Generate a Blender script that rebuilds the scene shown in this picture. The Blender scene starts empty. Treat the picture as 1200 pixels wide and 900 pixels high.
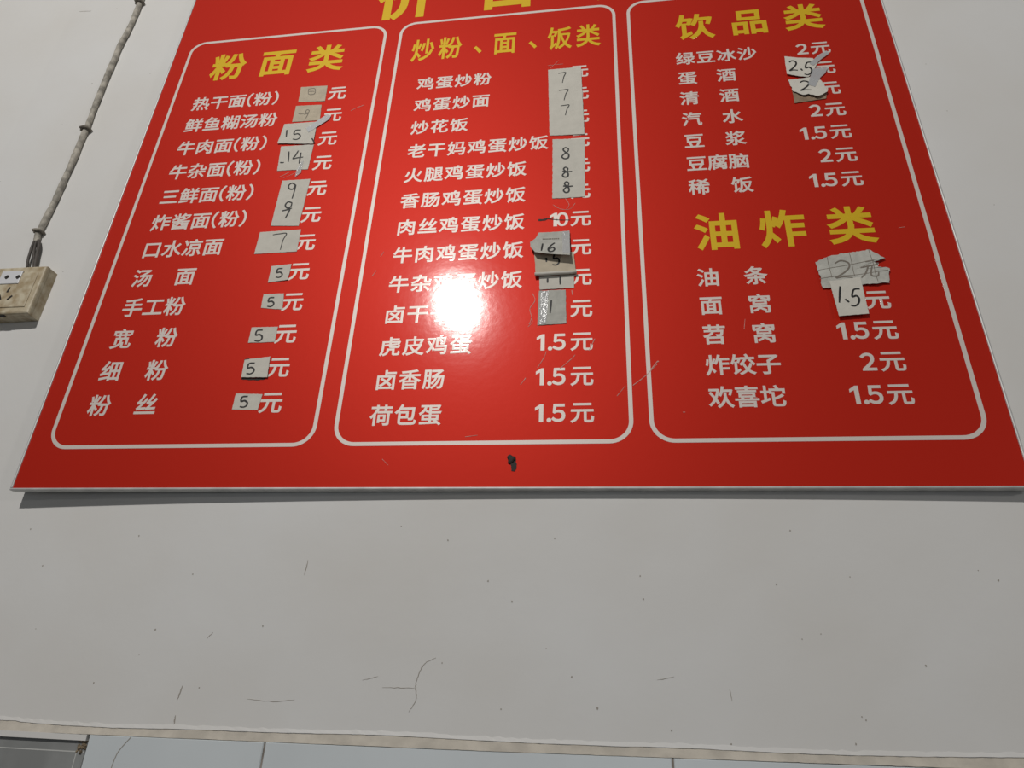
import bpy, bmesh, math, random
from mathutils import Vector, Matrix
random.seed(7)
SC = bpy.context.scene
COL = SC.collection

# ------------------------------------------------------------------ camera, light, exposure
CAM_POS = Vector((0.0, -1.2, 1.5))
CAM_AXES=[(0.991146, 0.127167, 0.038181), (0.022066, -0.441326, 0.897075), (-0.130929, 0.88829, 0.440225)]
FOCAL=792.602
cam_data = bpy.data.cameras.new('camera')
cam = bpy.data.objects.new('camera', cam_data); COL.objects.link(cam)
cam_data.sensor_fit = 'HORIZONTAL'; cam_data.sensor_width = 36.0
cam_data.lens = FOCAL / 1200.0 * 36.0
cam_data.clip_start = 0.02
_r, _u, _f = [Vector(a).normalized() for a in CAM_AXES]
M = Matrix.Identity(4)
for i in range(3):
    M[i][0] = _r[i]; M[i][1] = _u[i]; M[i][2] = -_f[i]; M[i][3] = CAM_POS[i]
cam.matrix_world = M
SC.camera = cam

world = bpy.data.worlds.new('world'); SC.world = world; world.use_nodes = True
world.node_tree.nodes['Background'].inputs[0].default_value = (0.95, 0.98, 1.0, 1)
world.node_tree.nodes['Background'].inputs[1].default_value = 0.05

ld = bpy.data.lights.new('ceiling_bulb', 'POINT'); ld.energy = 530; ld.color = (1.0, 0.975, 0.935); ld.shadow_soft_size = 0.08
lo = bpy.data.objects.new('ceiling_bulb', ld); COL.objects.link(lo); lo.location = (-1.30, -4.0, 4.906)

ld2 = bpy.data.lights.new('right_fill_light', 'POINT'); ld2.energy = 105; ld2.color = (1.0, 0.97, 0.93); ld2.shadow_soft_size = 0.125  # added fill without a known source, evens the wall towards the right
lo2 = bpy.data.objects.new('right_fill_light', ld2); COL.objects.link(lo2); lo2.location = (5.0, -3.5, 2.9)

ad = bpy.data.lights.new('rear_fill_light', 'AREA'); ad.shape = 'RECTANGLE'; ad.size = 3.0; ad.size_y = 2.0; ad.energy = 11; ad.color = (0.93, 0.97, 1.0)  # added soft fill behind the camera, lifts the shadows; no actual shopfront
ao = bpy.data.objects.new('rear_fill_light', ad); COL.objects.link(ao); ao.location = (-0.3, -4.2, 1.2); ao.rotation_euler = (math.radians(90), 0, 0)

SC.view_settings.view_transform = 'Standard'; SC.view_settings.look = 'None'
SC.view_settings.exposure = 0.0; SC.view_settings.gamma = 1.0; SC.view_settings.use_curve_mapping = False

# ------------------------------------------------------------------ measured plan (metres; x along the wall, z up)
NOTES={
'n_a':([(-0.7879, 3.0052), (-0.7125, 3.0026), (-0.7099, 2.9443), (-0.7855, 2.948)],[[[(-0.7644, 2.9951), (-0.7469, 2.9942), (-0.7446, 2.9747), (-0.7609, 2.9753), (-0.7644, 2.9951)], [(-0.7628, 2.9858), (-0.7462, 2.9839)]]]),
'n_b':([(-0.7891, 2.9344), (-0.7172, 2.9312), (-0.7122, 2.8746), (-0.7888, 2.8749)],[[[(-0.7762, 2.9034), (-0.7688, 2.9017), (-0.7617, 2.9019)]], [[(-0.7482, 2.914), (-0.7544, 2.9162), (-0.7574, 2.9102), (-0.753, 2.9042), (-0.7485, 2.9068), (-0.7482, 2.914)], [(-0.7605, 2.8996), (-0.7533, 2.9011), (-0.7463, 2.9035)], [(-0.7487, 2.9031), (-0.7503, 2.8939), (-0.7528, 2.8849)]]]),
'n_15':([(-0.8084, 2.8689), (-0.7183, 2.8691), (-0.7145, 2.789), (-0.8134, 2.7999)],[[[(-0.7969, 2.8464), (-0.7935, 2.8204)]], [[(-0.7579, 2.8426), (-0.7726, 2.8423), (-0.7737, 2.8286), (-0.764, 2.8294), (-0.7559, 2.8225), (-0.7562, 2.8133), (-0.7639, 2.8089), (-0.7741, 2.8116)]], [[(-0.7217, 2.8091), (-0.7121, 2.7934)]]]),
'n_14':([(-0.8022, 2.7899), (-0.7136, 2.7892), (-0.7147, 2.7058), (-0.7961, 2.707)],[[[(-0.7936, 2.7344), (-0.7882, 2.7331), (-0.7832, 2.7335)]], [[(-0.7768, 2.77), (-0.7718, 2.7349)]], [[(-0.7517, 2.7707), (-0.7561, 2.7558), (-0.7611, 2.7446), (-0.7487, 2.7465), (-0.7346, 2.7474)], [(-0.7432, 2.7634), (-0.7425, 2.7438), (-0.7415, 2.7265)]]]),
'n_99':([(-0.7758, 2.6731), (-0.7021, 2.6727), (-0.706, 2.5267), (-0.7769, 2.5314)],[[[(-0.7382, 2.6559), (-0.748, 2.6626), (-0.7553, 2.6557), (-0.752, 2.6451), (-0.7419, 2.6433), (-0.7374, 2.6558), (-0.7371, 2.6371), (-0.7385, 2.6129)]], [[(-0.7363, 2.5995), (-0.7469, 2.6028), (-0.7521, 2.593), (-0.7446, 2.5834), (-0.7369, 2.5879), (-0.7363, 2.5995)], [(-0.7573, 2.5758), (-0.745, 2.5784), (-0.7331, 2.5826)], [(-0.7372, 2.5819), (-0.74, 2.5671), (-0.7442, 2.5525)]]]),
'n_7':([(-0.8003, 2.514), (-0.6976, 2.516), (-0.6961, 2.451), (-0.8014, 2.4498)],[[[(-0.7658, 2.5038), (-0.749, 2.5056), (-0.7319, 2.5055), (-0.7367, 2.4867), (-0.7379, 2.4584)]]]),
'n_5g':([(-0.7505, 2.4128), (-0.7019, 2.4159), (-0.7024, 2.3713), (-0.7501, 2.3666)],[[[(-0.7213, 2.404), (-0.7324, 2.4033), (-0.7332, 2.3932), (-0.7259, 2.3941), (-0.7197, 2.3892), (-0.7198, 2.3825), (-0.7256, 2.379), (-0.7334, 2.3807)]]]),
'n_5h':([(-0.7537, 2.3352), (-0.7047, 2.3352), (-0.7002, 2.2919), (-0.7521, 2.2986)],[[[(-0.7259, 2.3247), (-0.7368, 2.324), (-0.7375, 2.3143), (-0.7304, 2.3152), (-0.7243, 2.3106), (-0.7245, 2.3042), (-0.7302, 2.3008), (-0.7378, 2.3023)]]]),
'n_5i':([(-0.7633, 2.2479), (-0.7014, 2.2477), (-0.7014, 2.2089), (-0.7626, 2.2089)],[[[(-0.7355, 2.2403), (-0.748, 2.2394), (-0.7487, 2.2281), (-0.7405, 2.2292), (-0.7335, 2.2239), (-0.7335, 2.2163), (-0.74, 2.2124), (-0.7488, 2.2141)]]]),
'n_5j':([(-0.7609, 2.1665), (-0.7038, 2.1731), (-0.6989, 2.1216), (-0.7577, 2.1232)],[[[(-0.7354, 2.1574), (-0.7475, 2.1565), (-0.7482, 2.1457), (-0.7403, 2.1468), (-0.7334, 2.1418), (-0.7335, 2.1346), (-0.7398, 2.1308), (-0.7483, 2.1324)]]]),
'n_5k':([(-0.7626, 2.0865), (-0.7026, 2.0838), (-0.7058, 2.0471), (-0.7629, 2.0497)],[[[(-0.734, 2.0789), (-0.7459, 2.0779), (-0.7467, 2.0681), (-0.7389, 2.0692), (-0.7322, 2.0646), (-0.7323, 2.058), (-0.7386, 2.0545), (-0.7469, 2.0559)]]]),
'n_777':([(-0.1176, 2.9931), (-0.0334, 2.9925), (-0.0268, 2.7576), (-0.1109, 2.7617)],[[[(-0.0912, 2.9756), (-0.0818, 2.9767), (-0.0725, 2.9764), (-0.0771, 2.9619), (-0.0807, 2.9401)]], [[(-0.0894, 2.9136), (-0.0776, 2.9145), (-0.0659, 2.914), (-0.0717, 2.8996), (-0.0763, 2.8778)]], [[(-0.0848, 2.8593), (-0.0742, 2.8603), (-0.0637, 2.8599), (-0.0689, 2.8463), (-0.073, 2.8258)]]]),
'n_888':([(-0.1034, 2.7492), (-0.0269, 2.7454), (-0.0274, 2.5648), (-0.1016, 2.5654)],[[[(-0.0647, 2.7143), (-0.0723, 2.7193), (-0.0776, 2.7134), (-0.0722, 2.7044), (-0.0647, 2.6967), (-0.0658, 2.6863), (-0.0743, 2.6842), (-0.0807, 2.6911), (-0.0754, 2.6991), (-0.0669, 2.7064), (-0.0647, 2.7143)]], [[(-0.066, 2.6532), (-0.0721, 2.6574), (-0.0763, 2.6523), (-0.072, 2.6446), (-0.066, 2.638), (-0.0669, 2.629), (-0.0737, 2.6271), (-0.0788, 2.633), (-0.0746, 2.6399), (-0.0677, 2.6463), (-0.066, 2.6532)]], [[(-0.0794, 2.6454), (-0.0679, 2.6432), (-0.0565, 2.6435)]], [[(-0.0639, 2.6085), (-0.0697, 2.6128), (-0.0739, 2.6073), (-0.0697, 2.5992), (-0.0639, 2.5923), (-0.0647, 2.5828), (-0.0713, 2.5807), (-0.0762, 2.5869), (-0.0722, 2.5943), (-0.0656, 2.6012), (-0.0639, 2.6085)]], [[(-0.0772, 2.6006), (-0.0659, 2.5983), (-0.0546, 2.5988)]]]),
'n_1':([(-0.1274, 2.3144), (-0.0704, 2.3145), (-0.069, 2.2309), (-0.1288, 2.2287)],[[[(-0.1005, 2.2899), (-0.1026, 2.257)]]]),
'n_11':([(-0.1274, 2.3496), (-0.0532, 2.3524), (-0.0523, 2.3184), (-0.1259, 2.3165)],[[[(-0.1093, 2.3446), (-0.1092, 2.3332)]], [[(-0.0823, 2.3472), (-0.0822, 2.3275)]]]),
'n_15u':([(-0.14, 2.416), (-0.054, 2.4109), (-0.0477, 2.3521), (-0.1348, 2.3522)],[[[(-0.1125, 2.3983), (-0.1123, 2.3869)]], [[(-0.1134, 2.3984), (-0.1123, 2.3892)]], [[(-0.0836, 2.4081), (-0.0943, 2.4072), (-0.0968, 2.395), (-0.0897, 2.3961), (-0.0847, 2.3903), (-0.0861, 2.3821), (-0.0922, 2.3779), (-0.0992, 2.3798)]]]),
'n_16':([(-0.1305, 2.4661), (-0.0622, 2.4674), (-0.0604, 2.3897), (-0.1022, 2.3966), (-0.136, 2.4042), (-0.1468, 2.421), (-0.1489, 2.4375), (-0.137, 2.4497)],[[[(-0.1207, 2.4318), (-0.1227, 2.4081)]], [[(-0.0942, 2.4323), (-0.1016, 2.4255), (-0.1077, 2.4144), (-0.1051, 2.4049), (-0.0976, 2.4053), (-0.094, 2.4122), (-0.0987, 2.4176), (-0.1061, 2.4123)]]]),
'n_u':([(0.4625, 2.8537), (0.5398, 2.8451), (0.5336, 2.8176), (0.4622, 2.8099)],[]),
'n_25':([(0.4604, 2.9691), (0.493, 2.9602), (0.5239, 2.9552), (0.5332, 2.939), (0.5192, 2.911), (0.5046, 2.8908), (0.4837, 2.8947), (0.4568, 2.9052)],[[[(0.4683, 2.946), (0.4752, 2.9506), (0.4829, 2.9461), (0.4827, 2.9371), (0.4748, 2.9255), (0.4653, 2.916), (0.4737, 2.9175), (0.4838, 2.9155)]], [[(0.4913, 2.9203), (0.4942, 2.9134)]], [[(0.5207, 2.9405), (0.5082, 2.9398), (0.5026, 2.9226), (0.511, 2.9238), (0.5155, 2.9153), (0.5121, 2.9038), (0.5041, 2.8981), (0.4964, 2.9012)]]]),
'n_2':([(0.4583, 2.8874), (0.4829, 2.8889), (0.5067, 2.892), (0.5308, 2.879), (0.536, 2.8569), (0.5395, 2.8366), (0.5252, 2.8241), (0.5114, 2.8209), (0.4958, 2.8316), (0.4821, 2.8288), (0.4719, 2.8384), (0.4632, 2.8451)],[[[(0.4832, 2.875), (0.4917, 2.8792), (0.5015, 2.8746), (0.5015, 2.866), (0.4921, 2.855), (0.4804, 2.846), (0.4909, 2.8472), (0.5036, 2.8451)]]]),
'n_2y':([(0.44, 2.3566), (0.464, 2.3666), (0.5078, 2.3759), (0.5474, 2.3822), (0.5603, 2.3707), (0.5733, 2.3572), (0.5504, 2.3522), (0.5557, 2.3371), (0.5764, 2.3319), (0.5704, 2.2982), (0.5159, 2.2958), (0.4546, 2.2916), (0.4436, 2.2912)],[[[(0.4756, 2.3499), (0.4877, 2.3557), (0.5016, 2.3506), (0.5017, 2.3399), (0.4882, 2.3257), (0.4716, 2.3139), (0.4866, 2.3161), (0.5046, 2.3143)]], [[(0.5342, 2.3509), (0.5501, 2.3531)], [(0.5234, 2.3382), (0.5409, 2.3404), (0.5566, 2.3426)], [(0.5371, 2.3384), (0.5314, 2.3255), (0.5206, 2.313)], [(0.5448, 2.3397), (0.5403, 2.3185), (0.5516, 2.3158), (0.5549, 2.3243)]]]),
'n_15w':([(0.4575, 2.3053), (0.5172, 2.3122), (0.5175, 2.2259), (0.4615, 2.2223)],[[[(0.4752, 2.2921), (0.4674, 2.2537)]], [[(0.4794, 2.2615), (0.4858, 2.2539)]], [[(0.5109, 2.2842), (0.4993, 2.2828), (0.4937, 2.2667), (0.5015, 2.2684), (0.5055, 2.2609), (0.5021, 2.2502), (0.4946, 2.2445), (0.4875, 2.2468)]]]),
}
MARKS={
'tape_15':[(-0.7448, 2.8474), (-0.6943, 2.8928), (-0.6826, 2.8855), (-0.6865, 2.8736), (-0.7208, 2.8435), (-0.7349, 2.8313)],
'tape_14':[(-0.7447, 2.6985), (-0.7374, 2.7319), (-0.7311, 2.7342), (-0.7305, 2.6945), (-0.7438, 2.6816)],
'tape_16':[(-0.0784, 2.4661), (-0.0622, 2.4674), (-0.0604, 2.3953), (-0.0762, 2.3985)],
'tape_25':[(0.5131, 2.9355), (0.5368, 2.9626), (0.5587, 2.9765), (0.564, 2.9668), (0.5425, 2.9483), (0.5219, 2.9285)],
'tape_2':[(0.5172, 2.9172), (0.5303, 2.92), (0.5544, 2.9186), (0.5424, 2.898), (0.531, 2.8863), (0.5137, 2.8551), (0.4998, 2.8653)],
'tape_1':[(-0.1229, 2.312), (-0.1066, 2.3134), (-0.1107, 2.2311), (-0.1249, 2.2307)],
'roll':[(-0.1366, 2.3523), (-0.0468, 2.3542)],
'screw':[(-0.1706, 1.931)],
'strike':[(-0.1325, 2.5057), (-0.1132, 2.5073)],
'strike2':[(-0.1152, 2.5094), (-0.0614, 2.5009)],
'hl':[(-0.3006, 2.2855)],
'flecks':[(0.0608, 2.0857), (0.1094, 2.1312)],
'ruled':[(0.4631, 2.366), (0.464, 2.3149), (0.5078, 2.3759), (0.5091, 2.3167), (0.5469, 2.3822), (0.5491, 2.3023), (0.4408, 2.3349), (0.5592, 2.3559), (0.4409, 2.314), (0.5733, 2.3279)],
'dashes':[(-0.1217, 2.4464), (-0.0839, 2.4452)],
}
WALL={
'conduit':[(-1.4485, 3.595), (-1.4418, 3.5331), (-1.4398, 3.4488), (-1.4407, 3.3758), (-1.4465, 3.302), (-1.445, 3.2442), (-1.4458, 3.1772), (-1.4439, 3.1044), (-1.4422, 3.034), (-1.4379, 2.9587), (-1.4391, 2.9159), (-1.4379, 2.8672), (-1.4375, 2.8072), (-1.4387, 2.7459), (-1.4398, 2.6865), (-1.4429, 2.6403), (-1.4451, 2.6063), (-1.4468, 2.5812), (-1.442, 2.553)],
'wire1':[(-1.4469, 2.559), (-1.4457, 2.5369), (-1.442, 2.5149), (-1.4395, 2.4932), (-1.4345, 2.4716)],
'wire2':[(-1.4416, 2.5585), (-1.4356, 2.5306), (-1.4258, 2.5028), (-1.4139, 2.4699)],
'wire3':[(-1.4363, 2.558), (-1.4247, 2.5351), (-1.4189, 2.5076), (-1.4131, 2.4804), (-1.4092, 2.4643)],
'clipA':[(-1.4383, 2.9521)],
'clipB':[(-1.4491, 2.587)],
'clipC':[(-1.425, 3.5085)],
'ledge_top':[(-1.1589, 1.4578), (-1.0874, 1.4578), (-0.9817, 1.4551), (-0.8584, 1.4546), (-0.7177, 1.4576), (-0.5615, 1.4591), (-0.3677, 1.4629), (-0.1547, 1.4619), (-0.0189, 1.4628), (0.1127, 1.4649), (0.3024, 1.465), (0.4609, 1.4685), (0.6032, 1.4736), (0.6495, 1.4745)],
'ledge_bot':[(-1.1514, 1.4415), (-1.0805, 1.4417), (-0.8105, 1.4438), (-0.5588, 1.4458), (-0.1542, 1.4487), (0.4819, 1.4561), (0.6447, 1.458)],
'tile_break':[(-0.8954, 1.4412), (-0.8865, 1.3922)],
'grout':[(-0.5692, 1.4444), (-0.5643, 1.4072), (0.0961, 1.4491), (0.0941, 1.4375)],
'tcrack':[(-0.8148, 1.4419), (-0.8308, 1.4204), (-0.8358, 1.4009), (-0.8364, 1.3882)],
'grey':[(-1.0686, 1.4139), (-0.9085, 1.417), (-0.9118, 1.4168), (-0.9092, 1.3911)],
'cr1':[(-0.2906, 1.584), (-0.3064, 1.5768), (-0.3144, 1.5671), (-0.3203, 1.5509), (-0.3217, 1.5363), (-0.3186, 1.5208), (-0.3233, 1.509), (-0.3296, 1.4998)],
'cr2':[(-0.3798, 1.5351), (-0.3469, 1.5355), (-0.3232, 1.5363)],
'cr3':[(-0.5513, 1.7475), (-0.5529, 1.7194)],
'cr4':[(-0.7463, 1.5265), (-0.7496, 1.5031)],
'cr5':[(-0.7099, 1.6157), (-0.719, 1.6053)],
'cr6':[(-0.416, 1.5452), (-0.3895, 1.5514)],
'cr7':[(-0.6191, 1.509), (-0.5713, 1.5066), (-0.5332, 1.5106)],
'cr8':[(0.079, 1.5611), (0.1065, 1.5671)],
'cr9':[(-1.6735, 3.5227), (-1.6263, 3.5152)],
'cr10':[(-0.7461, 1.479), (-0.7453, 1.4644)],
'cr11':[(0.1919, 1.551), (0.1941, 1.5338)],
'specks':[(-1.0757, 1.6138), (-1.107, 1.7318), (-0.6165, 1.6295), (-0.8462, 1.5745), (-0.6162, 1.628), (-0.1749, 1.5093), (0.3704, 1.4816), (0.3194, 1.8069), (0.0631, 1.6876), (-0.7779, 1.7184), (-0.9136, 1.7915), (-0.5526, 1.4604), (0.6341, 1.7285), (-0.2794, 1.5762), (-0.8265, 1.6176), (-1.1636, 1.8053), (0.2849, 1.7154), (0.4046, 1.73), (-0.1021, 1.6041), (0.3857, 1.5193), (0.3911, 1.5148), (0.0974, 1.4891), (0.1867, 1.4739), (0.3138, 1.6297), (0.3441, 1.6383), (-0.1631, 1.6791), (-0.0896, 1.7902), (0.0591, 1.726), (-0.0591, 1.5618), (-0.9212, 1.525), (-1.5372, 2.9928), (-1.4964, 3.156), (-1.3066, 3.1694), (-1.5298, 3.5084), (-1.3332, 2.4583), (0.7048, 2.1284), (0.7968, 2.7776), (0.785, 2.9344), (0.8256, 2.5012), (-0.2861, 1.7857), (-0.2073, 1.7133), (-0.0179, 1.5163), (0.4944, 1.5955)],
'smudge':[(0.2826, 1.5012), (-0.3138, 1.736), (0.271, 1.8323), (0.6332, 1.8287), (-0.7597, 1.5512), (-0.7372, 1.5788)],
'sock':[(-1.3461, 2.4501), (-1.3417, 2.3141), (-1.3049, 2.4203), (-1.3046, 2.2905)],
'pins':[(-1.4394, 2.418), (-1.4086, 2.4169), (-1.4215, 2.3815), (-1.4365, 2.3603), (-1.4094, 2.3584), (-1.4656, 2.4366), (-1.4019, 2.4329), (-1.3974, 2.3984)],
}
SCRATCHES=[([(0.0608, 2.0857), (0.0868, 2.1068), (0.1094, 2.1312)], 0.0016), ([(0.0295, 2.0638), (0.0466, 2.0855)], 0.0012), ([(-0.1263, 2.1298), (-0.113, 2.1547), (-0.1097, 2.1665)], 0.0012), ([(-0.0817, 2.1266), (-0.0613, 2.1453), (-0.051, 2.1567)], 0.0014), ([(-0.0236, 2.1656), (-0.0112, 2.1929)], 0.0014), ([(-0.1596, 2.0924), (-0.1498, 2.1074)], 0.0016), ([(-0.5039, 2.3713), (-0.4961, 2.3871)], 0.0016), ([(-0.6326, 2.9004), (-0.6156, 2.911), (-0.5981, 2.9185)], 0.0014), ([(0.0973, 2.1197), (0.1097, 2.1364), (0.113, 2.1363)], 0.0024), ([(0.2825, 2.2039), (0.2867, 2.2275)], 0.0012), ([(-0.1002, 2.5477), (-0.0826, 2.5341), (-0.0614, 2.5326), (-0.0498, 2.549)], 0.0012), ([(-0.0731, 2.5658), (-0.0634, 2.5451), (-0.0711, 2.5308)], 0.001), ([(-0.1463, 2.2325), (-0.1414, 2.249), (-0.1456, 2.2702), (-0.1352, 2.291), (-0.1411, 2.3086)], 0.0016), ([(-0.1283, 2.2236), (-0.1233, 2.2399)], 0.001), ([(-0.148, 2.2264), (-0.1394, 2.2385), (-0.1433, 2.2511)], 0.001), ([(-0.7872, 2.6852), (-0.763, 2.7)], 0.0014), ([(-0.7752, 2.6814), (-0.7488, 2.696), (-0.7365, 2.7147)], 0.001), ([(-0.1188, 3.0091), (-0.0792, 3.0107)], 0.001), ([(-0.112, 2.9988), (-0.0903, 3.0249)], 0.0008), ([(-0.0577, 2.3132), (-0.056, 2.3002)], 0.002), ([(-0.4909, 2.4246), (-0.4847, 2.4385)], 0.0014), ([(-0.2645, 1.9824), (-0.2394, 1.9856)], 0.001), ([(-0.4252, 1.9381), (-0.4117, 1.9258)], 0.0012), ([(0.1512, 2.0273), (0.1559, 2.0272)], 0.0016), ([(0.6155, 2.4347), (0.6274, 2.4362)], 0.0012)]

def wall_y(x):                                    # the plaster is not quite flat: it bellies towards the board's middle
    x = min(max(x, -1.7), 1.4); return 0.0165 + 0.0125 * (x - .05) ** 2
def bx(u): return 1.2 * u                         # board plan units -> metres
def bz(u): return 1.5 + 1.2 * u

# ------------------------------------------------------------------ materials
def nodes(name):
    m = bpy.data.materials.new(name); m.use_nodes = True
    nt = m.node_tree; return m, nt, nt.nodes['Principled BSDF']
def plain(name, col, rough=0.5, metal=0.0, spec=0.5, coat=0.0, coat_r=0.05, noise=0.0, nscale=40.0, bump=0.0, bscale=200.0, alpha=1.0, col2=None):
    m, nt, b = nodes(name)
    b.inputs['Base Color'].default_value = (*col, 1); b.inputs['Roughness'].default_value = rough
    b.inputs['Metallic'].default_value = metal; b.inputs['Specular IOR Level'].default_value = spec
    b.inputs['Coat Weight'].default_value = coat; b.inputs['Coat Roughness'].default_value = coat_r
    b.inputs['Alpha'].default_value = alpha
    tc = nt.nodes.new('ShaderNodeTexCoord')
    if noise or col2:
        n = nt.nodes.new('ShaderNodeTexNoise'); n.inputs['Scale'].default_value = nscale; n.inputs['Detail'].default_value = 6
        nt.links.new(tc.outputs['Object'], n.inputs['Vector'])
        r = nt.nodes.new('ShaderNodeValToRGB')
        r.color_ramp.elements[0].position = .35; r.color_ramp.elements[1].position = .65
        c2 = col2 or tuple(c * (1 - noise) for c in col)
        r.color_ramp.elements[0].color = (*c2, 1); r.color_ramp.elements[1].color = (*col, 1)
        nt.links.new(n.outputs['Fac'], r.inputs['Fac']); nt.links.new(r.outputs['Color'], b.inputs['Base Color'])
    if bump:
        n2 = nt.nodes.new('ShaderNodeTexNoise'); n2.inputs['Scale'].default_value = bscale; n2.inputs['Detail'].default_value = 4
        nt.links.new(tc.outputs['Object'], n2.inputs['Vector'])
        bp = nt.nodes.new('ShaderNodeBump'); bp.inputs['Strength'].default_value = bump; bp.inputs['Distance'].default_value = .002
        nt.links.new(n2.outputs['Fac'], bp.inputs['Height']); nt.links.new(bp.outputs['Normal'], b.inputs['Normal'])
        if coat: nt.links.new(bp.outputs['Normal'], b.inputs['Coat Normal'])
    return m

def wall_material():
    m, nt, b = nodes('painted_plaster')
    tc = nt.nodes.new('ShaderNodeTexCoord')
    n = nt.nodes.new('ShaderNodeTexNoise'); n.inputs['Scale'].default_value = 2.2; n.inputs['Detail'].default_value = 5
    r = nt.nodes.new('ShaderNodeValToRGB')
    r.color_ramp.elements[0].position = .3; r.color_ramp.elements[1].position = .7
    r.color_ramp.elements[0].color = (.68, .66, .63, 1); r.color_ramp.elements[1].color = (.725, .72, .71, 1)
    nt.links.new(tc.outputs['Object'], n.inputs['Vector']); nt.links.new(n.outputs['Fac'], r.inputs['Fac'])
    v = nt.nodes.new('ShaderNodeTexVoronoi'); v.inputs['Scale'].default_value = 9.0       # sparse fly specks
    nt.links.new(tc.outputs['Object'], v.inputs['Vector'])
    lt = nt.nodes.new('ShaderNodeMath'); lt.operation = 'LESS_THAN'; lt.inputs[1].default_value = .014
    nt.links.new(v.outputs['Distance'], lt.inputs[0])
    mx = nt.nodes.new('ShaderNodeMixRGB'); mx.inputs['Color2'].default_value = (.30, .27, .23, 1)
    nt.links.new(lt.outputs[0], mx.inputs['Fac']); nt.links.new(r.outputs['Color'], mx.inputs['Color1'])
    nt.links.new(mx.outputs['Color'], b.inputs['Base Color'])
    b.inputs['Roughness'].default_value = .55; b.inputs['Specular IOR Level'].default_value = .3
    n2 = nt.nodes.new('ShaderNodeTexNoise'); n2.inputs['Scale'].default_value = 9; n2.inputs['Detail'].default_value = 8
    nt.links.new(tc.outputs['Object'], n2.inputs['Vector'])
    bp = nt.nodes.new('ShaderNodeBump'); bp.inputs['Strength'].default_value = .25; bp.inputs['Distance'].default_value = .006
    nt.links.new(n2.outputs['Fac'], bp.inputs['Height']); nt.links.new(bp.outputs['Normal'], b.inputs['Normal'])
    return m

MAT = dict(
    wall=wall_material(),
    mortar=plain('mortar', (.60, .55, .475), .9, noise=.2, nscale=30, bump=.6, bscale=90),
    tile=plain('white_glazed_tile', (.66, .70, .72), .18, spec=.5, noise=.05, nscale=6),
    grout=plain('grout', (.34, .30, .26), .9, noise=.4, nscale=60),
    grey_tile=plain('grey_tile', (.30, .305, .30), .5, noise=.22, nscale=14),
    grey_grout=plain('pale_grout', (.52, .52, .5), .8),
    clay=plain('clay_crumbs', (.30, .23, .15), .95, noise=.6, nscale=80, bump=1, bscale=120),
    crack=plain('crack', (.36, .33, .29), .9),
    smudge=plain('smudge', (.57, .54, .50), .7, noise=.15, nscale=60),
    red=plain('red_sign_print', (.56, .0160, .0030), .54, metal=.37, spec=.2, coat=1.0, coat_r=.092, bump=.05, bscale=60),
    white=plain('white_print', (.76, .68, .625), .5, metal=.2, spec=.3, coat=1.0, coat_r=.092),
    yellow=plain('yellow_print', (.76, .50, .016), .5, metal=.2, spec=.3, coat=1.0, coat_r=.092),
    alu=plain('aluminium', (.66, .655, .64), .55, metal=.5, noise=.2, nscale=25),
    backing=plain('backing_board', (.35, .33, .30), .8),
    paper=plain('note_paper', (.66, .63, .56), .85, spec=.2, noise=.07, nscale=45, bump=.3, bscale=120),
    paper_old=plain('aged_paper', (.60, .52, .40), .9, spec=.2, noise=.14, nscale=50, bump=.3, bscale=120),
    paper_grey=plain('grey_paper', (.54, .53, .48), .85, spec=.2, noise=.16, nscale=60, bump=.5, bscale=120),
    paper_brown=plain('brown_card', (.34, .25, .17), .9, spec=.2, noise=.3, nscale=60),
    ink=plain('black_ink', (.012, .012, .012), .6),
    pencil=plain('pencil', (.20, .17, .14), .8),
    tape=plain('clear_tape', (.56, .57, .58), .22, spec=.6, bump=.35, bscale=160, alpha=.62),
    tape_white=plain('glossy_white_tape', (.74, .75, .76), .2, spec=.7, bump=.6, bscale=140, alpha=.75),
    tape_crinkle=plain('crinkled_tape', (.72, .72, .72), .12, spec=.7, bump=1.0, bscale=130, alpha=.45),
    residue=plain('dark_residue', (.02, .015, .012), .7),
    scratch=plain('scratch', (.62, .30, .25), .6),
    conduit=plain('grimy_conduit', (.52, .48, .41), .8, noise=.55, nscale=55, bump=.8, bscale=120),
    clip=plain('grimy_clip', (.25, .22, .18), .8, noise=.5, nscale=60, bump=.5),
    wire=plain('dark_wire', (.10, .085, .075), .7, noise=.4, nscale=70),
    socket=plain('grimy_socket_plastic', (.60, .53, .39), .55, col2=(.37, .28, .165), nscale=45, bump=.3, bscale=90),
    socket_white=plain('clean_socket_plastic', (.70, .70, .72), .4),
    hole=plain('dark_slot', (.015, .012, .01), .7),
)

# ------------------------------------------------------------------ helpers
def empty(name, loc, label, cat, group=None):
    o = bpy.data.objects.new(name, None); COL.objects.link(o); o.location = loc; o.empty_display_size = .05
    o['label'] = label; o['category'] = cat
    if group: o['group'] = group
    return o
def mesh_obj(name, verts, faces, mat, parent=None, smooth=False):
    """verts in world metres; parented objects are stored relative to their thing"""
    off = Vector((0, 0, 0))
    p = parent
    while p is not None: off += p.location; p = p.parent
    me = bpy.data.meshes.new(name)
    me.from_pydata([Vector(v) - off for v in verts], [], faces); me.update()
    bm = bmesh.new(); bm.from_mesh(me); bmesh.ops.recalc_face_normals(bm, faces=bm.faces[:]); bm.to_mesh(me); bm.free()
    me.materials.append(mat)
    if smooth:
        for f in me.polygons: f.use_smooth = True
    o = bpy.data.objects.new(name, me); COL.objects.link(o); o.parent = parent
    return o
def structure(o, label=None):
    o['kind'] = 'structure'
    if label: o['label'] = label
    return o
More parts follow.
